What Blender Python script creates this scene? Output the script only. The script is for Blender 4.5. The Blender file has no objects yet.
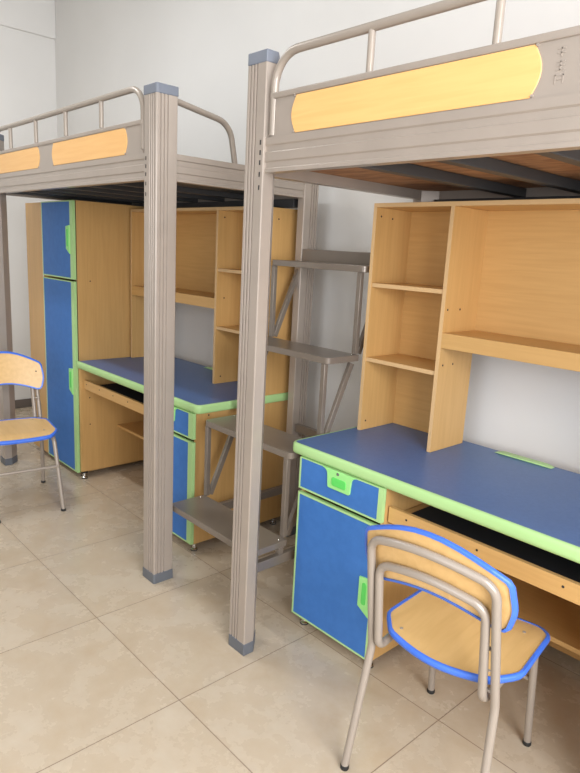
import bpy, bmesh, math, random
from mathutils import Vector, Matrix
random.seed(7)
SC = bpy.context.scene
COL = SC.collection

# ---------------------------------------------------------------- camera
YAW, PITCH, ROLL, FPX = 0.8211, 0.2123, 0.052, 629.84
fw = Vector((-math.sin(YAW)*math.cos(PITCH), math.cos(YAW)*math.cos(PITCH), -math.sin(PITCH)))
r0 = fw.cross(Vector((0, 0, 1))).normalized(); u0 = r0.cross(fw)
rr = r0*math.cos(ROLL) + u0*math.sin(ROLL); uu = -r0*math.sin(ROLL) + u0*math.cos(ROLL)
cd = bpy.data.cameras.new('camera'); cam = bpy.data.objects.new('camera', cd); COL.objects.link(cam)
M = Matrix((rr, uu, -fw)).transposed().to_4x4(); M.translation = Vector((1.5983, -2.2147, 1.4711))
cam.matrix_world = M
cd.sensor_fit = 'VERTICAL'; cd.sensor_height = 36.0; cd.lens = 36.0*FPX/773.0; cd.clip_start = 0.02
SC.camera = cam

# ---------------------------------------------------------------- world, light, exposure
W = bpy.data.worlds.new('world'); SC.world = W; W.use_nodes = True
W.node_tree.nodes['Background'].inputs[0].default_value = (0.75, 0.85, 1.0, 1)
W.node_tree.nodes['Background'].inputs[1].default_value = 0.6
SC.view_settings.view_transform = 'Standard'; SC.view_settings.look = 'None'
SC.view_settings.gamma = 1.0; SC.view_settings.exposure = 0.25
SC.view_settings.use_curve_mapping = False

def area(name, loc, target, sx, sy, power, col, spread=180):
    l = bpy.data.lights.new(name, 'AREA'); l.shape = 'RECTANGLE'; l.size = sx; l.size_y = sy
    l.energy = power; l.color = col; l.spread = math.radians(spread)
    o = bpy.data.objects.new(name, l); COL.objects.link(o); o.location = loc
    o.rotation_euler = (Vector(target)-Vector(loc)).to_track_quat('-Z', 'Y').to_euler()
    return o
ROOM_X0, ROOM_X1, ROOM_Y0, ROOM_H = -3.93, 3.2, -4.2, 3.35
WIN = (0.0, 2.1, 0.8, 2.6)                        # window in the wall behind the camera
area('window_daylight', ((WIN[0]+WIN[1])/2, ROOM_Y0+0.02, (WIN[2]+WIN[3])/2), (0.2, 0, 1.0), 2.0, 1.7, 30, (0.97, 0.98, 1.0))
FILL_LAMP = (-1.9, -1.55, 3.27)                        # unseen ceiling lamp, added to brighten the upper left wall
area('upper_wall_fill_light', (FILL_LAMP[0], FILL_LAMP[1], FILL_LAMP[2]-0.06), (FILL_LAMP[0], FILL_LAMP[1], 0), 1.2, 0.12, 22, (0.97, 0.99, 1.0))
area('side_window_daylight', (ROOM_X1-0.02, -2.1, 1.75), (-1.5, -1.5, 1.2), 1.8, 1.8, 135, (0.98, 0.985, 1.0))

# ---------------------------------------------------------------- materials
def mat(name, col, rough=0.5, metal=0.0, spec=0.5, coat=0.0):
    m = bpy.data.materials.new(name); m.use_nodes = True
    b = m.node_tree.nodes['Principled BSDF']
    b.inputs['Base Color'].default_value = (*col, 1); b.inputs['Roughness'].default_value = rough
    b.inputs['Metallic'].default_value = metal; b.inputs['Specular IOR Level'].default_value = spec
    b.inputs['Coat Weight'].default_value = coat
    return m
def noisy(name, c1, c2, scale=(1, 1, 1), nscale=5.0, detail=4, rough=0.5, metal=0.0, lo=0.35, hi=0.65, bump=0.0, distort=0.0, spec=0.5):
    m = mat(name, c1, rough, metal, spec); nt = m.node_tree; N = nt.nodes; L = nt.links; b = N['Principled BSDF']
    tc = N.new('ShaderNodeTexCoord'); mp = N.new('ShaderNodeMapping'); mp.inputs['Scale'].default_value = scale
    nz = N.new('ShaderNodeTexNoise'); nz.inputs['Scale'].default_value = nscale; nz.inputs['Detail'].default_value = detail
    nz.inputs['Distortion'].default_value = distort
    cr = N.new('ShaderNodeValToRGB'); cr.color_ramp.elements[0].position = lo; cr.color_ramp.elements[1].position = hi
    cr.color_ramp.elements[0].color = (*c1, 1); cr.color_ramp.elements[1].color = (*c2, 1)
    L.new(tc.outputs['Object'], mp.inputs[0]); L.new(mp.outputs[0], nz.inputs['Vector'])
    L.new(nz.outputs['Fac'], cr.inputs[0]); L.new(cr.outputs[0], b.inputs['Base Color'])
    if bump:
        bp = N.new('ShaderNodeBump'); bp.inputs['Strength'].default_value = bump; bp.inputs['Distance'].default_value = 0.01
        L.new(nz.outputs['Fac'], bp.inputs['Height']); L.new(bp.outputs[0], b.inputs['Normal'])
    return m
WOODA, WOODB = (0.575, 0.34, 0.122), (0.62, 0.375, 0.142)
m_woodv = noisy('maple_laminate_vertical', WOODA, WOODB, (14, 14, 0.7), 5, 5, 0.42, distort=0.6)
m_woodh = noisy('maple_laminate_horizontal', WOODA, WOODB, (0.8, 14, 16), 5, 5, 0.42, distort=0.6)
m_edgew = mat('maple_edge_band', (0.66, 0.44, 0.22), 0.45)
m_panel = noisy('yellow_maple_panel', (0.80, 0.455, 0.165), (0.84, 0.50, 0.19), (0.8, 14, 14), 5, 5, 0.4, distort=0.5)
m_chairw = noisy('chair_maple', (0.66, 0.42, 0.17), (0.72, 0.47, 0.20), (8, 1.0, 8), 5, 5, 0.35, distort=0.5)
m_steel = noisy('taupe_powder_coat', (0.385, 0.332, 0.288), (0.41, 0.352, 0.306), (1, 1, 1), 8, 3, 0.30, 0.25)
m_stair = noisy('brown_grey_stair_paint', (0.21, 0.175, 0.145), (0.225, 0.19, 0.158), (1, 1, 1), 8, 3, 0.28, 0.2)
m_tube = mat('taupe_tube_paint', (0.355, 0.305, 0.26), 0.3, 0.15)
m_slot = mat('dark_slot', (0.02, 0.02, 0.02), 0.8)
m_cap = mat('blue_grey_plastic_cap', (0.17, 0.19, 0.235), 0.45)
m_capd = mat('dark_grey_plastic_cap', (0.12, 0.13, 0.15), 0.45)
m_dark = mat('dark_underbed', (0.06, 0.06, 0.062), 0.5, 0.2)
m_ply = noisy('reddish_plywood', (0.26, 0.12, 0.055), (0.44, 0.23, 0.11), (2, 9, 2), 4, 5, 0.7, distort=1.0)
m_door = noisy('blue_laminate', (0.052, 0.175, 0.50), (0.058, 0.19, 0.53), (1, 1, 1), 30, 3, 0.5, spec=0.2)
m_top = noisy('slate_blue_desktop', (0.075, 0.155, 0.370), (0.085, 0.170, 0.395), (1, 1, 1), 90, 3, 0.36)
m_green = mat('pale_green_edging', (0.44, 0.70, 0.30), 0.4)
m_handle = mat('light_green_plastic', (0.35, 0.80, 0.27), 0.35)
m_recess = mat('vivid_green_plastic', (0.12, 0.68, 0.13), 0.35)
m_blueedge = mat('royal_blue_edging', (0.055, 0.17, 0.72), 0.35)
m_rubber = mat('black_rubber', (0.015, 0.015, 0.015), 0.6)
m_chrome = mat('chrome', (0.8, 0.8, 0.8), 0.18, 1.0)
m_wall = noisy('white_wall_plaster', (0.765, 0.755, 0.735), (0.80, 0.79, 0.77), (1, 1, 1), 1.5, 5, 0.85)
m_wallw = noisy('white_side_wall_plaster', (0.80, 0.79, 0.77), (0.84, 0.83, 0.81), (1, 1, 1), 1.5, 5, 0.85)
m_wallf = mat('bounce_cutting_wall', (0.42, 0.40, 0.37), 0.8)  # unseen front wall, toned down to cut bounced fill light
m_ceil = mat('white_ceiling', (0.85, 0.85, 0.83), 0.9)
m_skirt = mat('grey_skirting_tile', (0.16, 0.135, 0.12), 0.4)
m_frame = mat('white_window_frame', (0.8, 0.8, 0.8), 0.4)

def tile_mat():
    m = mat('beige_glazed_tile', (0.5, 0.4, 0.3), 0.24, 0.0, 0.5); nt = m.node_tree; N = nt.nodes; L = nt.links; b = N['Principled BSDF']
    tc = N.new('ShaderNodeTexCoord'); sp = N.new('ShaderNodeSeparateXYZ'); L.new(tc.outputs['Object'], sp.inputs[0])
    def grid(out, off):
        a = N.new('ShaderNodeMath'); a.operation = 'SUBTRACT'; a.inputs[1].default_value = off - 60.3; L.new(out, a.inputs[0])
        d = N.new('ShaderNodeMath'); d.operation = 'DIVIDE'; d.inputs[1].default_value = 0.603; L.new(a.outputs[0], d.inputs[0])
        fr = N.new('ShaderNodeMath'); fr.operation = 'FRACT'; L.new(d.outputs[0], fr.inputs[0])
        fl = N.new('ShaderNodeMath'); fl.operation = 'FLOOR'; L.new(d.outputs[0], fl.inputs[0])
        s = N.new('ShaderNodeMath'); s.operation = 'SUBTRACT'; s.inputs[1].default_value = 0.5; L.new(fr.outputs[0], s.inputs[0])
        ab = N.new('ShaderNodeMath'); ab.operation = 'ABSOLUTE'; L.new(s.outputs[0], ab.inputs[0])
        return ab.outputs[0], fl.outputs[0]
    gx, fx = grid(sp.outputs['X'], 0.057); gy, fy = grid(sp.outputs['Y'], -0.603)
    mx = N.new('ShaderNodeMath'); mx.operation = 'MAXIMUM'; L.new(gx, mx.inputs[0]); L.new(gy, mx.inputs[1])
    gt = N.new('ShaderNodeMath'); gt.operation = 'GREATER_THAN'; gt.inputs[1].default_value = 0.5-0.0017/0.603; L.new(mx.outputs[0], gt.inputs[0])
    cb = N.new('ShaderNodeCombineXYZ'); L.new(fx, cb.inputs[0]); L.new(fy, cb.inputs[1])
    wn = N.new('ShaderNodeTexWhiteNoise'); wn.noise_dimensions = '3D'; L.new(cb.outputs[0], wn.inputs['Vector'])
    ad = N.new('ShaderNodeVectorMath'); ad.operation = 'ADD'; L.new(tc.outputs['Object'], ad.inputs[0]); L.new(wn.outputs['Color'], ad.inputs[1])
    nz = N.new('ShaderNodeTexNoise'); nz.inputs['Scale'].default_value = 7; nz.inputs['Detail'].default_value = 7; nz.inputs['Roughness'].default_value = 0.65
    L.new(ad.outputs[0], nz.inputs['Vector'])
    cr = N.new('ShaderNodeValToRGB'); cr.color_ramp.elements[0].position = 0.32; cr.color_ramp.elements[1].position = 0.7
    cr.color_ramp.elements[0].color = (0.50, 0.40, 0.285, 1); cr.color_ramp.elements[1].color = (0.57, 0.49, 0.385, 1)
    L.new(nz.outputs['Fac'], cr.inputs[0])
    mix = N.new('ShaderNodeMixRGB'); L.new(gt.outputs[0], mix.inputs[0]); L.new(cr.outputs[0], mix.inputs[1]); mix.inputs[2].default_value = (0.26, 0.19, 0.14, 1)
    L.new(mix.outputs[0], b.inputs['Base Color'])
    rm = N.new('ShaderNodeMapRange'); rm.inputs['To Min'].default_value = 0.20; rm.inputs['To Max'].default_value = 0.34; L.new(nz.outputs['Fac'], rm.inputs['Value'])
    L.new(rm.outputs[0], b.inputs['Roughness'])
    return m
m_floor = tile_mat()

# ---------------------------------------------------------------- mesh helpers
class MB:
    def __init__(s): s.v = []; s.f = []; s.mi = []; s.cur = 0
    def add(s, vs, fs):
        o = len(s.v); s.v += [tuple(v) for v in vs]; s.f += [[i+o for i in f] for f in fs]; s.mi += [s.cur]*len(fs)
        return s
    def m(s, i): s.cur = i; return s
    def box(s, x0, x1, y0, y1, z0, z1):
        x0, x1 = sorted((x0, x1)); y0, y1 = sorted((y0, y1)); z0, z1 = sorted((z0, z1))
        vs = [(x0,y0,z0),(x1,y0,z0),(x1,y1,z0),(x0,y1,z0),(x0,y0,z1),(x1,y0,z1),(x1,y1,z1),(x0,y1,z1)]
        return s.add(vs, [(0,3,2,1),(4,5,6,7),(0,1,5,4),(1,2,6,5),(2,3,7,6),(3,0,4,7)])
    def prism(s, poly, axis, a, b):
        # poly: 2-D points; axis: 'x','y','z' extrusion direction from a to b
        def P(p, t): return {'x': (t, p[0], p[1]), 'y': (p[0], t, p[1]), 'z': (p[0], p[1], t)}[axis]
        n = len(poly); vs = [P(p, a) for p in poly]+[P(p, b) for p in poly]
        fs = [tuple(range(n)), tuple(range(2*n-1, n-1, -1))]+[(i, (i+1) % n, (i+1) % n+n, i+n) for i in range(n)]
        return s.add(vs, fs)
    def tube(s, pts, r, seg=12, closed=False, caps=True):
        pts = [Vector(p) for p in pts]; n = len(pts); rings = []; prev = None
        for i, p in enumerate(pts):
            if closed: t = (pts[(i+1) % n]-pts[i-1]).normalized()
            else: t = ((pts[min(i+1, n-1)]-pts[max(i-1, 0)])).normalized()
            if prev is None:
                a = Vector((0, 0, 1)) if abs(t.z) < 0.9 else Vector((1, 0, 0))
                nn = (a-t*a.dot(t)).normalized()
            else: nn = (prev-t*prev.dot(t)).normalized()
            prev = nn; bb = t.cross(nn)
            rings.append([p+(nn*math.cos(2*math.pi*k/seg)+bb*math.sin(2*math.pi*k/seg))*r for k in range(seg)])
        vs = [v for ring in rings for v in ring]; fs = []
        for i in range(n if closed else n-1):
            j = (i+1) % n
            for k in range(seg): fs.append((i*seg+k, i*seg+(k+1) % seg, j*seg+(k+1) % seg, j*seg+k))
        if caps and not closed: fs += [tuple(range(seg-1, -1, -1)), tuple((n-1)*seg+k for k in range(seg))]
        return s.add(vs, fs)
    def cyl(s, a, b, r, seg=14): return s.tube([a, b], r, seg)
    def lathe(s, c, prof, seg=16):
        vs = []; n = len(prof)
        for (r, z) in prof: vs += [(c[0]+r*math.cos(2*math.pi*k/seg), c[1]+r*math.sin(2*math.pi*k/seg), c[2]+z) for k in range(seg)]
        fs = [(i*seg+k, i*seg+(k+1) % seg, (i+1)*seg+(k+1) % seg, (i+1)*seg+k) for i in range(n-1) for k in range(seg)]
        fs += [tuple(range(seg-1, -1, -1)), tuple((n-1)*seg+k for k in range(seg))]
        return s.add(vs, fs)
    def build(s, name, mats, parent=None, bevel=0.0, smooth=None, origin=None, segs=2):
        me = bpy.data.meshes.new(name); o = Vector(origin) if origin else None
        vs = s.v if o is None else [tuple(Vector(v)-o) for v in s.v]
        me.from_pydata(vs, [], s.f); me.update()
        if not isinstance(mats, (list, tuple)): mats = [mats]
        for m in mats: me.materials.append(m)
        for p, i in zip(me.polygons, s.mi): p.material_index = i
        bm = bmesh.new(); bm.from_mesh(me); bmesh.ops.recalc_face_normals(bm, faces=bm.faces); bm.to_mesh(me); bm.free()
        ob = bpy.data.objects.new(name, me); COL.objects.link(ob)
        if o is not None: ob.location = o
        if parent: ob.parent = parent
        if bevel:
            md = ob.modifiers.new('bevel', 'BEVEL'); md.width = bevel; md.segments = segs; md.limit_method = 'ANGLE'; md.angle_limit = math.radians(40)
        if smooth is not None or bevel:
            for p in me.polygons: p.use_smooth = True
            me.set_sharp_from_angle(angle=math.radians(smooth if smooth is not None else 35))
        return ob
def fillet(pts, rad, n=7, closed=False):
    pts = [Vector(p) for p in pts]; out = []; N = len(pts)
    for i, p in enumerate(pts):
        if not closed and (i == 0 or i == N-1): out.append(p); continue
        a = pts[i-1]-p; b = pts[(i+1) % N]-p; r = rad[i] if isinstance(rad, (list, tuple)) else rad
        ang = a.angle(b); d = min(r/math.tan(ang/2), a.length*0.49, b.length*0.49)
        if d < 1e-5: out.append(p); continue
        q0 = p+a.normalized()*d; q2 = p+b.normalized()*d
        for k in range(n+1):
            t = k/n; h = math.tan(ang/2)*d
            # true arc
            c = p+(a.normalized()+b.normalized()).normalized()*(h/math.sin(ang/2))
            v0 = (q0-c); v2 = (q2-c); w = v0.angle(v2)
            out.append(c+(v0*math.sin((1-t)*w)+v2*math.sin(t*w))/math.sin(w) if w > 1e-4 else q0.lerp(q2, t))
    return out
def thing(name, label, cat, loc=(0, 0, 0), rz=0, group=None):
    o = bpy.data.objects.new(name, None); COL.objects.link(o); o.location = loc; o.rotation_euler = (0, 0, rz)
    o.empty_display_size = 0.1
    o['label'] = label; o['category'] = cat
    if group: o['group'] = group
    return o
def struct(ob): ob['kind'] = 'structure'; return ob
def outline(ob, label): ob['label'] = label; return ob

# ---------------------------------------------------------------- room
X0, X1, Y0, H = ROOM_X0, ROOM_X1, ROOM_Y0, ROOM_H; YW = 0.10
struct(MB().box(X0-0.1, X1+0.1, Y0-0.1, YW+0.1, -0.1, 0).build('floor', m_floor))
struct(MB().box(X0-0.1, X1+0.1, Y0-0.1, YW+0.1, H, H+0.1).build('ceiling', m_ceil))
struct(MB().box(X0-0.1, X1+0.1, YW, YW+0.12, 0, H).build('wall_back', m_wall))
struct(MB().box(X0-0.12, X0, Y0-0.1, YW, 0, H).build('wall_left', m_wallw))
# beam running along the top of the left wall
struct(MB().box(X0, X0+0.025, Y0, YW, 3.06, H).build('trim_1', m_wallw, bevel=0.004))
def wall_hole(name, axis, at0, at1, a0, a1, h0, h1, z0, z1):
    mb = MB()
    for (p, q, s, t) in ((a0, h0, 0, H), (h1, a1, 0, H), (h0, h1, 0, z0), (h0, h1, z1, H)):
        if axis == 'y': mb.box(p, q, at0, at1, s, t)
        else: mb.box(at0, at1, p, q, s, t)
    return struct(mb.build(name, m_wallf if name == 'wall_front' else m_wall))
wall_hole('wall_front', 'y', Y0-0.12, Y0, X0-0.1, X1+0.1, WIN[0], WIN[1], WIN[2], WIN[3])
wall_hole('wall_right', 'x', X1, X1+0.12, Y0-0.1, 0.1, -3.05, -1.15, 0.85, 2.65)
wf = MB()
for z in (WIN[2], WIN[3]-0.05): wf.box(WIN[0], WIN[1], Y0-0.1, Y0-0.04, z, z+0.05)
for x in (WIN[0], (WIN[0]+WIN[1])/2-0.025, WIN[1]-0.05): wf.box(x, x+0.05, Y0-0.1, Y0-0.04, WIN[2]+0.05, WIN[3]-0.05)
struct(wf.build('window_1', m_frame))
wf = MB()
for z in (0.85, 2.6): wf.box(X1+0.04, X1+0.1, -3.05, -1.15, z, z+0.05)
for y in (-3.05, -2.125, -1.20): wf.box(X1+0.04, X1+0.1, y, y+0.05, 0.9, 2.6)
struct(wf.build('window_2', m_frame))
struct(MB().box(X0+0.001, X0+0.012, Y0, YW-0.013, 0.001, 0.075).build('baseboard_left', m_skirt, bevel=0.002))
struct(MB().box(X0+0.001, X1-0.001, YW-0.012, YW-0.001, 0.001, 0.075).build('baseboard_back', m_skirt, bevel=0.002))

cl = thing('added_ceiling_fill', 'white tube fixture added on the ceiling for the fill light', 'ceiling light', (FILL_LAMP[0], FILL_LAMP[1], FILL_LAMP[2]))  # out-of-view fixture added around the fill light
MB().box(-0.62, 0.62, -0.05, 0.05, 0.03, H-FILL_LAMP[2]).build('housing', m_frame, cl, bevel=0.004)
MB().cyl((-0.6, 0, 0.0), (0.6, 0, 0.0), 0.014).build('tube', m_frame, cl, smooth=60)
for x in (-0.6, 0.6): MB().box(x-0.01, x+0.01, -0.015, 0.015, -0.015, 0.03).build('socket', m_frame, cl)

# ---------------------------------------------------------------- loft beds
PW, PI_ = 0.094, 0.043            # width of a post's outer faces, and of its inner ends
ZR0, ZR1, ZP, ZT, HP = 1.705, 1.808, 1.935, 2.045, 2.061
def post_section():
    g = [(0.0135, 0.0215), (0.029, 0.037), (0.0445, 0.0525)]      # flutes
    A = [(0.004, 0.0)]
    for a, b in g: A += [(a, 0), (a+0.0015, 0.005), (b-0.0015, 0.005), (b, 0)]
    A += [(PW-0.003, 0), (PW, 0.003)]
    B = [(y, x) for x, y in A][::-1]
    return A+[(PW, PI_), (PI_, PW)]+B
def capsec(e): return [(-e+0.006, -e), (PW+e, -e), (PW+e, PI_+e*0.6), (PI_+e*0.6, PW+e), (-e, PW+e), (-e, -e+0.006)]
def make_post(parent, cx, cy, sx, sy, inner_marks=True):
    tr = lambda P: [(cx+sx*x, cy+sy*y) for x, y in P]
    p = MB().prism(tr(post_section()), 'z', 0.01, HP-0.01)
    p.m(1)
    # bracket slots and bolts on the flat strip of the front face near the rail
    for z in (1.66, 1.70, 1.735, 1.765, 1.795):
        x = cx+sx*0.078; p.box(x-0.0025, x+0.0025, cy-sy*0.0012, cy+sy*0.002, z-0.007, z+0.007)
    po = p.build('post', [m_steel, m_slot], parent, smooth=28)
    MB().prism(tr(capsec(0.002)), 'z', 0.0, 0.046).build('foot_cap', m_capd, po, bevel=0.002)['label'] = 'blue grey plastic foot cap'
    MB().prism(tr(capsec(0.002)), 'z', HP-0.036, HP).build('top_cap', m_cap, po, bevel=0.003)['label'] = 'blue grey plastic top cap'
    return po
def rail_prof(y, s):   # ribbed channel profile in (y, z); s = -1: ribs toward -y
    h = ZR1-ZR0; P = []
    prof = [(0, 0), (0, .010), (.004, .014), (.004, .030), (0, .034), (0, .058), (.004, .062), (.004, .078), (0, .082), (0, h)]
    P = [(y-s*d, ZR0+z) for d, z in prof]
    return P+[(y-s*0.035, ZR1), (y-s*0.035, ZR0)]
def make_bed(label, xa, xb, panels, yb):
    """xa..xb the two ends along the wall (xa < xb), open_end: which end faces the stairs."""
    t = thing('loft_bed', label, 'bed', (xa, -0.897, 0), 0, 'steel loft beds')
    T = Matrix.Translation((-xa, 0.897, 0))
    parts = []
    def reg(o): parts.append(o); return o
    ya = -0.897
    for (cx, sx) in ((xa, 1), (xb, -1)):
        for (cy, sy) in ((ya, 1), (yb, -1)): reg(make_post(t, cx, cy, sx, sy))
    # long rails
    reg(MB().prism(rail_prof(ya+0.006, -1), 'x', xa+PW, xb-PW).build('rail', m_steel, t, smooth=20))
    reg(MB().prism(rail_prof(yb-0.006, 1), 'x', xa+PW, xb-PW).build('rail', m_steel, t, smooth=20))
    reg(MB().box(xa+PW, xb-PW, yb-0.075, yb-0.045, ZR0-0.04, ZR0).build('dark_gap_filler', m_dark, t, bevel=0.002))  # added dark bar, blacks out the bright wall gap above the hutch
    # end rails
    for x, s in ((xa+0.006, -1), (xb-0.006, 1)):
        pr = rail_prof(0, s); mb = MB()
        mb.prism([(x+a, z) for a, z in pr], 'y', ya+PW, yb-PW); reg(mb.build('end_rail', m_steel, t, smooth=20))
    # crossbars and board
    near = yb > 0                  # which end the gap with the stairs is at
    for k in range(6):
        x = xa+0.455+0.26*k if near else xb-0.455-0.26*k
        if not (xa+0.06 < x < xb-0.06): continue
        reg(MB().box(x-0.019, x+0.019, ya+0.036, yb-0.036, ZR0+0.002, ZR0+0.034).build('crossbar', m_dark, t, bevel=0.002))
    reg(MB().box(xa+0.045, xb-0.045, ya+0.045, yb-0.045, ZR0+0.035, ZR0+0.050).build('bed_board', m_ply if yb > 0 else m_dark, t))  # left bed's board takes the dark crossbar colour, the right one plywood
    # guard plate with wooden inserts
    y = ya+0.012; pa, pb = (xa+PW+0.014, xb-PW-0.030) if near else (xa+PW+0.014, xb-PW-0.026)
    gp = MB(); gp.box(pa, pb, y, y+0.012, ZR1, ZP-0.016)
    gp.prism([(y-0.004, ZP-0.017), (y-0.006, ZP-0.012), (y-0.006, ZP-0.002), (y-0.003, ZP), (y+0.015, ZP), (y+0.018, ZP-0.004), (y+0.018, ZP-0.017)], 'x', pa, pb)
    pl = reg(gp.build('guard_plate', m_steel, t, bevel=0.001))
    for (u, v) in panels:
        c = []; n = 8; z0, z1 = ZR1+0.004, ZP-0.018
        for k in range(n+1):
            a = k/n; c.append((v-0.018+0.02*math.sin(math.pi*a), z0+(z1-z0)*a))
        for k in range(n+1):
            a = 1-k/n; c.append((u+0.018-0.02*math.sin(math.pi*a), z0+(z1-z0)*a))
        w = MB().prism(c, 'y', y-0.0025, y+0.004).build('wood_panel', m_panel, t, bevel=0.001); reg(w)
        for (sx, sz) in ((u+0.012, z0+0.004), (v-0.012, z0+0.004), (u+0.012, z1-0.002), (v-0.012, z1-0.002)):
            reg(MB().cyl((sx, y-0.005, sz), (sx, y+0.001, sz), 0.003, 10).build('rivet', m_steel, t))
    # guard tube
    r = 0.0125; yy = y+0.006
    P = fillet([(pa+r-0.005, yy, ZR1+0.005), (pa+r-0.005, yy, ZT), (pb-r+0.005, yy, ZT), (pb-r+0.005, yy, ZR1+0.005)], 0.095)
    reg(MB().tube(P, r).build('guard_tube', m_tube, t, smooth=60))
    for k in range(4):
        x = xa+0.492+0.366*k if near else xb-0.490-0.368*k
        reg(MB().cyl((x, yy, ZP-0.004), (x, yy, ZT-0.004), 0.010).build('guard_upright', m_tube, t, smooth=60))
    # rear guard tube (low, behind the bed boards)
    return t, parts
def finish(t, parts, dz=0.0):   # bake the world positions of the parts relative to the Empty
    for o in parts:
        o.location = Vector(o.location)-Vector(t.location)
        if not o.name.startswith(('post', 'bed_board')): o.location.z += dz
        if dz and o.name.startswith('guard_upright'): o.location.z += 0.008
        if dz and o.name.startswith('guard_tube'): o.location.z += 0.012

XB = -0.087; LEN = 1.970
b2, p2 = make_bed('taupe steel loft bed on the right, above the brighter desk', XB, XB+LEN,
                  [(0.118, 0.886), (1.052, 1.740)], 0.092)
finish(b2, p2)
XA = -0.632
b1, p1 = make_bed('taupe steel loft bed further back on the left, with a curved end guard', XA-LEN, XA,
                  [(-1.642, -0.882), (-2.42, -1.805)], -0.014)
# end guard of the left bed (towards the stairs)
xg = XA-0.045
P = fillet([(xg, -0.80, 2.012), (xg, -0.520, 1.968), (xg, -0.485, ZR1-0.01)], 0.09)
p1.append(MB().tube(P, 0.0125).build('end_guard_tube', m_tube, b1, smooth=60))
finish(b1, p1, 0.010)
# faint pressed lettering strip on the plate of the near bed
et = MB()
for k, G in enumerate(([(0, .8, .9, 1), (0, .35, .9, .5), (.4, 0, .52, 1)], [(0, .85, 1, 1), (.1, .45, .9, .58), (0, 0, 1, .13), (.44, 0, .56, 1)], [(0, 0, .12, 1), (0, .87, 1, 1), (.88, 0, 1, 1), (.2, .42, .8, .55)])):
    bx_, bz_ = 0.918, 1.884-0.026*k
    for (a, b, c, d) in G: et.box(bx_+a*0.019, bx_+c*0.019, -0.8860, -0.8845, bz_+b*0.018, bz_+d*0.018)
e = et.build('pressed_mark', m_steel, b2); e.location = -Vector(b2.location); e['label'] = 'faint pressed vertical lettering on the plate'

# ---------------------------------------------------------------- staircase
SX0, SX1, SY, RUN, SZ, RISE = -0.672, -0.094, -0.797, 0.177, 0.343, 0.361
st = thing('bed_staircase', 'taupe steel open staircase between the two loft beds', 'staircase', (0, 0, 0))
TH = 0.026
for n in range(4):
    z = SZ+RISE*n; y = SY+RUN*n; yb = y+RUN+0.008
    if n == 3: yb = -0.109
    out = fillet([(SX0, y, 0), (SX1, y, 0), (SX1, yb, 0), (SX0, yb, 0)], [0.022, 0.022, 0.004, 0.004], 5, True)
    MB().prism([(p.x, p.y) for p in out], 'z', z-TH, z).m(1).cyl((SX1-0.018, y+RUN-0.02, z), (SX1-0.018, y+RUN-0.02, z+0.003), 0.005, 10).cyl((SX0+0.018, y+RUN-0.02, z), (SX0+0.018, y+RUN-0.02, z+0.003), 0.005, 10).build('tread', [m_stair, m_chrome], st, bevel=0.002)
    if n > 0:
        for x in (SX0+0.014, SX1-0.030):
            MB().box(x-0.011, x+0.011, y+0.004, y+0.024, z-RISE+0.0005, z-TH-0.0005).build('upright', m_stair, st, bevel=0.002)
            # brace from the foot of the upright up to the rear of the tread
            a = Vector((x, y+0.032, z-RISE+0.002)); b = Vector((x, y+RUN-0.006, z-TH-0.012)); d = (b-a).normalized(); q = Vector((0, d.z, -d.y))*0.012
            mb = MB(); w = 0.009
            vs = []
            for sx in (-w, w):
                for c, s in ((a, 1), (a, -1), (b, -1), (b, 1)): vs.append(c+q*s+Vector((sx, 0, 0)))
            mb.add(vs, [(0, 1, 2, 3), (7, 6, 5, 4), (0, 4, 5, 1), (1, 5, 6, 2), (2, 6, 7, 3), (3, 7, 4, 0)])
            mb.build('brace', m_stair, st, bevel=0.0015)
for x in (SX0+0.014, SX1-0.014):      # side rails under the lowest tread, running back to the wall posts
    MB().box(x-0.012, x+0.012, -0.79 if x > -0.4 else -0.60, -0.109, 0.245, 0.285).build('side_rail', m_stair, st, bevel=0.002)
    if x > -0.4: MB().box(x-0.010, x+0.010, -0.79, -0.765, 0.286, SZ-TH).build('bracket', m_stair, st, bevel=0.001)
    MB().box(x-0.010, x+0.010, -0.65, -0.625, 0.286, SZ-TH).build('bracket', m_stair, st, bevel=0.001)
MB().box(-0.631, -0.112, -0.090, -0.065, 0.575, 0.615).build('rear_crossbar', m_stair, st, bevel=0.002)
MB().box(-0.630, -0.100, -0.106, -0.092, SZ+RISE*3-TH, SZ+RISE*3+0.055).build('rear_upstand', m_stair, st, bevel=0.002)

# ---------------------------------------------------------------- desks and hutches
def foot(parent, x, y, h=0.047):
    f = MB().m(1).lathe((x, y, 0), [(0.017, 0), (0.018, 0.002), (0.017, 0.004)]).m(0).lathe((x, y, 0.004), [(0.016, 0), (0.017, 0.005), (0.011, 0.010), (0.011, h-0.014)]).m(1).lathe((x, y, h-0.010), [(0.020, 0), (0.021, 0.003), (0.021, 0.0095)])
    return f.build('foot', [m_chrome, m_rubber], parent, smooth=40)
def door_panel(name, parent, x0, x1, z0, z1, yf, th=0.016, left=0.008, right=0.008, bot=0.007, top=0.007):
    """blue board with a green edge band of its own width on each side"""
    d = MB().box(x0+left, x1-right, yf, yf+th, z0+bot, z1-top).build(name, m_door, parent)
    e = MB().box(x0, x0+left, yf-0.001, yf+th, z0, z1).box(x1-right, x1, yf-0.001, yf+th, z0, z1).box(x0+left, x1-right, yf-0.001, yf+th, z0, z0+bot).box(x0+left, x1-right, yf-0.001, yf+th, z1-top, z1)
    e.build('edge_band', m_green, d)['label'] = 'pale green edge band'
    return d
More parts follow.
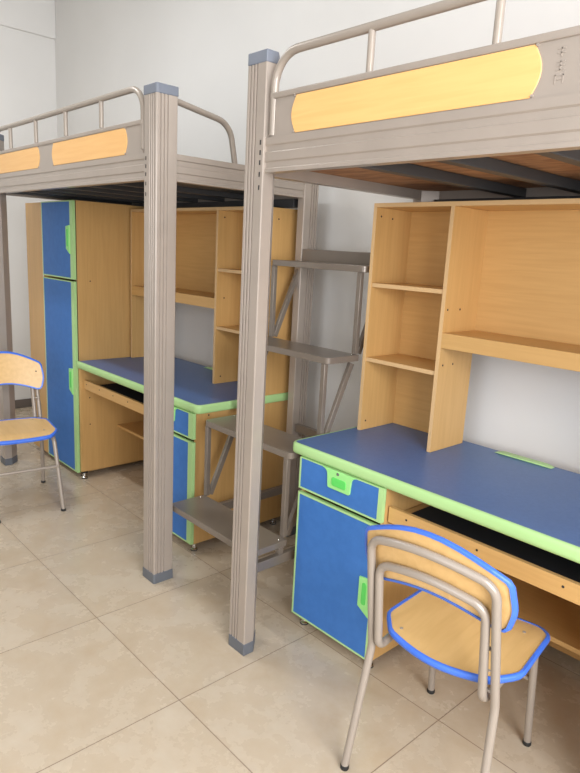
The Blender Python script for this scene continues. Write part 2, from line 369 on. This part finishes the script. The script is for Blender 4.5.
def side_handle(parent, xs, dirn, z0, z1, w, yf):
    """green pull on a door's edge; xs the edge, dirn -1 if it reaches to the left"""
    zc = 0.012
    poly = [(xs, z0-0.030), (xs+dirn*w, z0), (xs+dirn*w, z1), (xs, z1+0.006)]
    h = MB().prism(poly, 'y', yf-0.006, yf+0.002).build('handle', m_handle, parent, bevel=0.0015); h['label'] = 'green plastic pull'
    r = MB().prism([(p.x, p.z) for p in fillet([(xs+dirn*w*0.30, 0, z0+0.012), (xs+dirn*w*0.68, 0, z0+0.012), (xs+dirn*w*0.68, 0, z1-0.015), (xs+dirn*w*0.30, 0, z1-0.015)], w*0.18, 5, True)], 'y', yf-0.0085, yf-0.004)
    r.build('handle_grip', m_recess, parent, bevel=0.0015)
def dots(mb, idx, pts, axis, s):
    """dark screw-hole marks on a face: pts 3-D, axis of the face normal"""
    mb.m(idx)
    for p in pts:
        a = Vector(p); b = a.copy(); setattr(b, axis, getattr(b, axis)+s*0.001); mb.cyl(a, b, 0.0042, 8)
    mb.m(0)

def make_desk(label, xs, sg, WD, ov):
    """xs: world X of the end with the cabinet, sg=+1: desk runs to +X, -1: to -X"""
    t = thing('student_desk', label, 'desk', (xs, -0.60, 0), 0, 'blue topped student desks')
    X = lambda u: xs+sg*u
    parts = []
    def reg(o): parts.append(o); return o
    yf, yb = -0.612, -0.004
    # desktop with a rounded green edge
    out = fillet([(X(0.010), yf+0.012, 0), (X(WD), yf+0.012, 0), (X(WD), yb, 0), (X(0.010), yb, 0)], [0.022, 0.003, 0.003, 0.003], 6, True)
    top = reg(MB().prism([(p.x, p.y) for p in out], 'z', 0.709, 0.7505).build('desktop', m_top, t))
    ring = fillet([(X(WD), yf, 0), (X(0), yf, 0), (X(0), yb, 0)], [0, 0.032, 0], 8)
    inn = fillet([(X(WD), yf+0.013, 0), (X(0.009), yf+0.013, 0), (X(0.009), yb, 0)], [0, 0.024, 0], 8)
    def ring_at(k):   # bullnose section
        prof = [(1.0, 0.7508), (0.45, 0.7505), (0.12, 0.746), (0.0, 0.737), (0.0, 0.724), (0.12, 0.714), (0.45, 0.7095), (1.0, 0.709)]
        return prof[k]
    n = len(ring); vs = []; K = 8
    for k in range(K):
        f, z = ring_at(k)
        for a, b in zip(ring, inn): p = a.lerp(b, f); vs.append((p.x, p.y, z))
    fs = [(k*n+i, k*n+i+1, (k+1)*n+i+1, (k+1)*n+i) for k in range(K-1) for i in range(n-1)]
    fs += [((K-1)*n+i, (K-1)*n+i+1, i+1, i) for i in range(n-1)]
    fs += [tuple(k*n for k in range(K)), tuple(k*n+n-1 for k in range(K))]
    e = MB().add(vs, fs).build('edge_band', m_green, top, smooth=50); e['label'] = 'pale green rounded edge'
    # low green cable cover against the wall
    c = MB(); a, b = sorted((X(0.545), X(0.775)))
    c.prism([(a, 0.7515), (b, 0.7515), (b-0.03, 0.758), (a+0.03, 0.758)], 'y', -0.045, -0.010)
    reg(c.build('cable_cover', m_green, t, bevel=0.003))['label'] = 'pale green cable cover'
    # cabinet
    u0, u1 = ov, ov+0.408; z0, z1 = 0.047, 0.708
    xa, xb = sorted((X(u0), X(u1))); yc = yf+0.018
    mb = MB()
    mb.box(xa, xa+0.016, yc, yb-0.01, z0, z1).box(xb-0.016, xb, yc, yb-0.01, z0, z1)
    mb.box(xa+0.016, xb-0.016, yc+0.002, yb-0.01, z0, z0+0.016).box(xa+0.016, xb-0.016, yb-0.018, yb-0.01, z0+0.016, z1).box(xa+0.016, xb-0.016, yc+0.02, yb-0.018, 0.56, 0.575)
    dots(mb, 1, [(xb, yc+0.06, 0.56), (xb, yc+0.07, 0.69), (xb, yc+0.44, 0.56)], 'x', 1)
    cab = reg(mb.build('cabinet_body', [m_woodv, m_slot], t))
    eb = MB().box(xa, xa+0.016, yc-0.001, yc+0.0005, z0, z1)
    wide = 0.038 if sg < 0 else 0.020
    dr = door_panel('door', t, xa, xb, z0+0.002, 0.566, yf, right=wide); reg(dr)
    dw = door_panel('drawer', t, xa, xb, 0.582, z1-0.002, yf, right=wide, top=0.003); reg(dw)
    # green stile the whole height next to the knee space
    if sg > 0: side_handle(dr, xb-0.018, -1, 0.245, 0.358, 0.052, yf)
    else: side_handle(dr, xa+0.008, 1, 0.245, 0.358, 0.052, yf)
    hc = X(0.272) if sg > 0 else X(0.240)
    P = fillet([(hc-0.085, 0, z1-0.002), (hc-0.060, 0, z1-0.012), (hc-0.054, 0, 0.634), (hc+0.054, 0, 0.634), (hc+0.060, 0, z1-0.012), (hc+0.085, 0, z1-0.002)], [0, 0.02, 0.008, 0.008, 0.02, 0], 5)
    h = MB().prism([(p.x, p.z) for p in P], 'y', yf-0.006, yf+0.002).build('handle', m_handle, dw, bevel=0.0015); h['label'] = 'green plastic pull'
    g = fillet([(hc-0.033, 0, 0.648), (hc+0.036, 0, 0.648), (hc+0.036, 0, 0.680), (hc-0.033, 0, 0.680)], 0.009, 5, True)
    MB().prism([(p.x, p.z) for p in g], 'y', yf-0.0085, yf-0.004).build('handle_grip', m_recess, dw, bevel=0.0015)
    MB().cyl((hc-0.004, yf-0.008, 0.697), (hc-0.004, yf-0.004, 0.697), 0.006, 12).build('lock', m_chrome, dw)
    for xx in (xa+0.035, xb-0.03):
        for yy in (yf+0.04, yb-0.05): reg(foot(t, xx, yy))
    # far side panel, keyboard tray, foot shelf, back panel
    s0, s1 = sorted((X(WD-0.022), X(WD-0.004)))
    mb = MB().box(s0, s1, yf+0.010, yb-0.01, z0, z1)
    dots(mb, 1, [(s1 if sg < 0 else s0, yf+0.07, 0.35), (s1 if sg < 0 else s0, yf+0.07, 0.52)], 'x', 1 if sg < 0 else -1)
    reg(mb.build('side_panel', [m_woodv, m_slot], t, bevel=0.0008))
    for yy in (yf+0.03, yb-0.05): reg(foot(t, (s0+s1)/2, yy))
    k0, k1 = sorted((X(u1+0.006), X(WD-0.028))); ty = yf+0.030
    tr = MB().box(k0, k1, ty, ty+0.016, 0.583, 0.638)
    dots(tr, 1, [((k0+0.075+q*0.265) if sg > 0 else (k0+0.04+q*0.17), ty, 0.616) for q in range(3 if sg > 0 else 4)], 'y', -1)
    tr.box(k0, k1, ty+0.016, -0.18, 0.585, 0.600)
    tray = reg(tr.build('keyboard_tray', [m_woodh, m_slot], t, bevel=0.0008))
    MB().box(k0+0.03, k1-0.03, ty+0.03, -0.25, 0.6005, 0.602).build('tray_mat', m_slot, tray)['label'] = 'black tray lining'
    k0, k1 = sorted((X(u1+0.0005), X(WD-0.0225)))
    reg(MB().box(k0, k1, -0.36, -0.035, 0.305, 0.321).build('lower_shelf', m_woodh, t, bevel=0.0008))
    reg(MB().box(k0, k1, -0.030, -0.014, z0+0.03, z1).build('back_panel', m_woodh, t))
    for o in parts: o.location = Vector(o.location)-Vector(t.location)
    return t
d2 = make_desk('bright blue topped desk under the right loft bed, closest to camera', -0.108, 1, 1.302, 0.064)
d1 = make_desk('dim blue topped desk under the left loft bed beside tall wardrobe', -0.742, -1, 1.288, 0.030)

def make_hutch(label, xs, sg):
    WD = 1.262; t = thing('desk_hutch', label, 'bookshelf', (xs, -0.26, 0.7515), 0, 'wooden shelf hutches on the desks')
    X = lambda u: xs+sg*u; th = 0.016; parts = []
    def reg(o): parts.append(o); return o
    def bx(u0, u1, y0, y1, z0, z1, mb=None): return (mb or MB()).box(X(u0), X(u1), y0, y1, z0, z1)
    yf, yb, zt, zd = -0.262, -0.038, 1.668, 0.7515
    o = bx(0, th, yf, yb, zd, zt-th)
    fx = X(th) if sg > 0 else X(0)
    dots(o, 1, [(fx, yf+0.03, z) for z in (1.62, 0.79)]+[(fx, yf+0.10, 1.615)], 'x', 1)
    if sg < 0: dots(o, 1, [(fx, yf+0.04, z) for z in (1.04, 1.36)]+[(fx, yf+0.18, 0.99)], 'x', 1)
    reg(o.build('side_panel', [m_woodv, m_slot], t, bevel=0.0008))
    reg(bx(WD-th, WD, yf, yb, zd, zt-th).build('side_panel', m_woodv, t, bevel=0.0008))
    reg(bx(0, WD, yf, yb, zt-th, zt).build('top_board', m_woodh, t, bevel=0.0008))
    u = 0.352
    o = bx(u, u+th, yf, yb-0.003, zd, zt-th)
    fx = max(X(u), X(u+th))
    dots(o, 1, [(fx, yf+0.02, 1.29), (fx, yf+0.10, 1.29), (fx, yf+0.025, 1.085), (fx, yf+0.09, 1.085)] if sg > 0 else [(fx, yf+0.04, 1.62), (fx, yf+0.05, 1.21), (fx, yf+0.04, 0.79)], 'x', 1)
    reg(o.build('divider', [m_woodv, m_slot], t, bevel=0.0008))
    for z in (1.362, 1.062): reg(bx(th, u, yf+0.004, yb-0.004, z-th, z).build('shelf', m_woodh, t, bevel=0.0008))
    o = bx(u+th, WD-th, yf+th, yb-0.004, 1.192, 1.207); bx(u+th, WD-th, yf, yf+th, 1.152, 1.207, o)
    reg(o.build('shelf', m_woodh, t, bevel=0.0008))
    reg(bx(th, u, yb-0.004, yb, zd, zt-th).build('back_panel', m_woodh, t))
    reg(bx(u+th, WD-th, yb-0.004, yb, 1.19, zt-th).build('back_panel', m_woodh, t))
    for q in parts:
        if q.name.split('.')[0] != 'back_panel':      # lighter edge band on the front edges of the boards
            me = q.data; me.materials.append(m_edgew); ix = len(me.materials)-1
            for p in me.polygons:
                if p.normal.y < -0.9 and p.center.y < yf+0.008 and p.area > 1e-3 and min(max(me.vertices[v].co.z for v in p.vertices)-min(me.vertices[v].co.z for v in p.vertices), max(me.vertices[v].co.x for v in p.vertices)-min(me.vertices[v].co.x for v in p.vertices)) < 0.02:
                    p.material_index = ix
        q.location = Vector(q.location)-Vector(t.location)
    return t
make_hutch('light wooden shelf hutch standing on the bright desk at the right', -0.072, 1)
make_hutch('wooden shelf hutch on the left desk, partly behind the posts', -0.746, -1)

# ---------------------------------------------------------------- wardrobe
wx0, wx1, wz = -2.505, -2.040, 1.692
wd = thing('wardrobe', 'tall narrow wardrobe with dark blue doors left of the far desk', 'wardrobe', (wx0, -0.6, 0))
wp = []
yf = -0.612
mb = MB().box(wx1-0.016, wx1, yf+0.019, -0.014, 0.030, wz).box(wx0, wx0+0.016, yf+0.019, -0.014, 0.030, wz)
mb.box(wx0+0.016, wx1-0.016, yf+0.019, -0.014, wz-0.016, wz).box(wx0+0.016, wx1-0.016, yf+0.019, -0.014, 0.03, 0.046).box(wx0+0.016, wx1-0.016, -0.022, -0.014, 0.046, wz-0.016)
dots(mb, 1, [(wx1, yf+0.10, 1.23), (wx1, yf+0.40, 1.23)], 'x', 1)
wp.append(mb.build('body', [m_woodv, m_slot], wd))
for (z0, z1, h0, h1) in ((1.238, wz-0.001, 1.415, 1.545), (0.032, 1.226, 0.560, 0.690)):
    d = door_panel('door', wd, wx0+0.002, wx1-0.004, z0, z1, yf, left=0.006, right=0.040, bot=0.008, top=0.006); wp.append(d)
    side_handle(d, wx1-0.044, -1, h0, h1, 0.050, yf)
wp.append(MB().box(wx1-0.003, wx1+0.001, yf+0.017, yf+0.0185, 0.04, wz).build('door_gap_line', m_slot, wd))  # black strip, paints in the dark of the gap beside the doors
wp.append(MB().box(-2.782, wx0-0.002, yf+0.004, -0.112, 0.030, wz-0.004).build('side_locker', m_woodv, wd, bevel=0.001))
wp.append(MB().box(wx0-0.0045, wx0+0.0015, yf+0.0005, yf+0.003, 0.032, wz-0.004).build('edge_strip', m_frame, wd))
for x in (-2.74, wx0+0.03, wx1-0.03):
    for y in (yf+0.05, -0.06): wp.append(foot(wd, x, y, 0.030))
for q in wp: q.location = Vector(q.location)-Vector(wd.location)

# ---------------------------------------------------------------- chairs
def resample(P, n):
    P = [Vector(p) for p in P]+[Vector(P[0])]; L = [0]
    for a, b in zip(P, P[1:]): L.append(L[-1]+(b-a).length)
    out = []; j = 0
    for k in range(n):
        s = L[-1]*k/n
        while L[j+1] < s: j += 1
        out.append(P[j].lerp(P[j+1], (s-L[j])/(L[j+1]-L[j])))
    return out
def slab(outl, wf, th, nrm):
    """slab with outline outl (2-D), warped by wf(u, v) -> 3-D; nrm the thickness direction"""
    n = len(outl); cx = sum(p[0] for p in outl)/n; cy = sum(p[1] for p in outl)/n
    vs = []; fs = []; R = 6
    for side in (0, 1):
        for j in range(R, 0, -1):
            f = j/R
            for p in outl: vs.append(wf(cx+(p[0]-cx)*f, cy+(p[1]-cy)*f)+nrm*(th*side))
        vs.append(wf(cx, cy)+nrm*(th*side))
    base = R*n+1
    for side in (0, 1):
        o = base*side
        for j in range(R-1):
            for i in range(n): fs.append((o+j*n+i, o+j*n+(i+1) % n, o+(j+1)*n+(i+1) % n, o+(j+1)*n+i))
        for i in range(n): fs.append((o+(R-1)*n+i, o+(R-1)*n+(i+1) % n, o+R*n))
    for i in range(n): fs.append((i, (i+1) % n, base+(i+1) % n, base+i))
    return MB().add(vs, fs)
def edge_ring(outl, wf, th, nrm, e):
    """edging that wraps the slab's rim, e thick"""
    n = len(outl); vs = []
    for i in range(n):
        a = Vector((*outl[i-1], 0)); b = Vector((*outl[(i+1) % n], 0)); t = (b-a).normalized(); o = Vector((t.y, -t.x, 0))
        p = Vector((*outl[i], 0))
        for (d, h) in ((-0.002, -0.005), (e*0.6, -0.004), (e, th*0.2), (e, th*0.8), (e*0.6, th+0.003), (-0.002, th+0.003)):
            q = p+o*d; vs.append(wf(q.x, q.y)+nrm*h)
    K = 6; fs = []
    for i in range(n):
        j = (i+1) % n
        for k in range(K): fs.append((i*K+k, i*K+(k+1) % K, j*K+(k+1) % K, j*K+k))
    return MB().add(vs, fs)
def ccw(P):
    a = sum(P[i-1][0]*P[i][1]-P[i][0]*P[i-1][1] for i in range(len(P)))
    return P if a > 0 else P[::-1]
def make_chair(label, loc, rz):
    t = thing('student_chair', label, 'chair', loc, rz, 'blue edged wooden school chairs')
    # seat: outline in (x, y)
    rear = [(-0.145+0.29*k/8, -0.148-0.032*math.sin(math.pi*k/8)) for k in range(9)]
    corners = rear+[(0.196, -0.080), (0.188, 0.150), (0.146, 0.200), (-0.146, 0.200), (-0.188, 0.150), (-0.196, -0.080)]
    rad = [0.03]+[0]*7+[0.03]+[0.05, 0.06, 0.05, 0.05, 0.06, 0.05]
    so = resample([(p.x, p.y, 0) for p in fillet([(x, y, 0) for x, y in corners], rad, 5, True)], 72)
    so = ccw([(p.x, p.y) for p in so])
    def ws(x, y): return Vector((x+0.008, y, 0.424+0.010*(x/0.2)**2-0.010*max(0, (y-0.10)/0.09)**2))
    seat = slab(so, ws, 0.012, Vector((0, 0, 1)))
    seat.m(1)
    for (x, y) in ((-0.13, -0.12), (0.13, -0.12), (-0.13, 0.12), (0.13, 0.12)):
        q = ws(x, y); seat.cyl(q+Vector((0, 0, 0.0125)), q+Vector((0, 0, 0.0145)), 0.005, 10)
    s = seat.build('seat', [m_chairw, m_steel], t, smooth=40)
    edge_ring(so, ws, 0.012, Vector((0, 0, 1)), 0.009).build('edging', m_blueedge, s, smooth=60)['label'] = 'royal blue plastic edging'
    # backrest: outline in (x, z)
    top = [(-0.198+0.396*k/10, 0.750+0.066*math.sin(math.pi*k/10)) for k in range(11)]
    bot = [(0.188-0.376*k/10, 0.602+0.044*math.sin(math.pi*k/10)) for k in range(11)]
    cn = top+[(0.208, 0.672)]+bot+[(-0.208, 0.672)]
    rad = [0.02]+[0]*9+[0.02, 0.1, 0.02]+[0]*9+[0.02, 0.1]
    bo = resample([(p.x, p.y, 0) for p in fillet([(x, z, 0) for x, z in cn], rad, 5, True)], 72)
    bo = ccw([(p.x, p.y) for p in bo])
    def yb(x, z): return -0.180-(z-0.55)*0.28-0.022*(1-(x/0.2)**2)
    def wb(x, z): return Vector((x, yb(x, z)+0.013, z))
    bk = slab(bo, wb, 0.010, Vector((0, 1, 0))); bk.m(1)
    for (x, z) in ((-0.172, 0.705), (0.172, 0.705)):
        q = wb(x, z); bk.cyl(q+Vector((0, -0.001, 0)), q+Vector((0, 0.0115, 0)), 0.004, 10)
    b = bk.build('backrest', [m_chairw, m_slot], t, smooth=40)
    edge_ring(bo, wb, 0.010, Vector((0, 1, 0)), 0.008).build('edging', m_blueedge, b, smooth=60)['label'] = 'royal blue plastic edging'
    r = 0.0115
    def onb(x, z): return (x, yb(x, z), z)
    # rear legs and outer bow behind the backrest
    mid = [onb(-0.10+0.20*k/6, 0.742+0.026*math.sin(math.pi*(k+2)/10)) for k in range(7)]
    P = fillet([(-0.200, -0.235, 0.012), (-0.182, -0.172, 0.385), onb(-0.172, 0.738), *mid, onb(0.174, 0.738), (0.184, -0.172, 0.385), (0.200, -0.235, 0.012)],
               [0, 0.10, 0.06]+[0]*7+[0.06, 0.10, 0], 7)
    MB().tube(P, r).build('rear_leg_frame', m_tube, t, smooth=60)
    # front legs, seat rails and inner bow: one bent tube
    m2 = [onb(-0.08+0.16*k/6, 0.672+0.020*math.sin(math.pi*(k+2)/10)) for k in range(7)]
    H = [(-0.168, 0.242, 0.012), (-0.160, 0.165, 0.409), (-0.154, -0.185, 0.396), onb(-0.150, 0.667)]
    H2 = [(-a, b_, c) for a, b_, c in H][::-1]; H2[-1] = (0.156, 0.242, 0.012); H[0] = (-0.180, 0.242, 0.012)
    P = fillet(H+m2+H2, [0, 0.045, 0.035, 0.05]+[0]*7+[0.05, 0.035, 0.045, 0], 7)
    MB().tube(P, r).build('front_leg_frame', m_tube, t, smooth=60)
    MB().cyl((-0.170, 0.204, 0.25), (0.156, 0.204, 0.25), 0.008).build('stretcher', m_tube, t, smooth=60)
    for sx in (-1, 1):
        for z in (0.43, 0.55): MB().cyl((sx*0.154, -0.181-(z-.45)*.1, z), (sx*0.182, -0.178-(z-.45)*.1, z), 0.005).build('spacer', m_tube, t, smooth=60)
        for (x, y) in ((sx*0.200, -0.235), (sx*0.168-0.012, 0.242)):
            MB().lathe((x, y, 0), [(0.012, 0), (0.0132, 0.003), (0.0132, 0.012), (0.0122, 0.014)]).build('foot_cap', m_rubber, t, smooth=40)['label'] = 'black rubber foot cap'
    return t
make_chair('wooden chair with blue edging pulled up to right desk, seen from behind', (0.770, -0.730, 0), math.radians(6.5))
make_chair('wooden chair with blue edging at left picture edge before wardrobe, facing right', (-1.875, -1.040, 0), math.radians(-96.5))
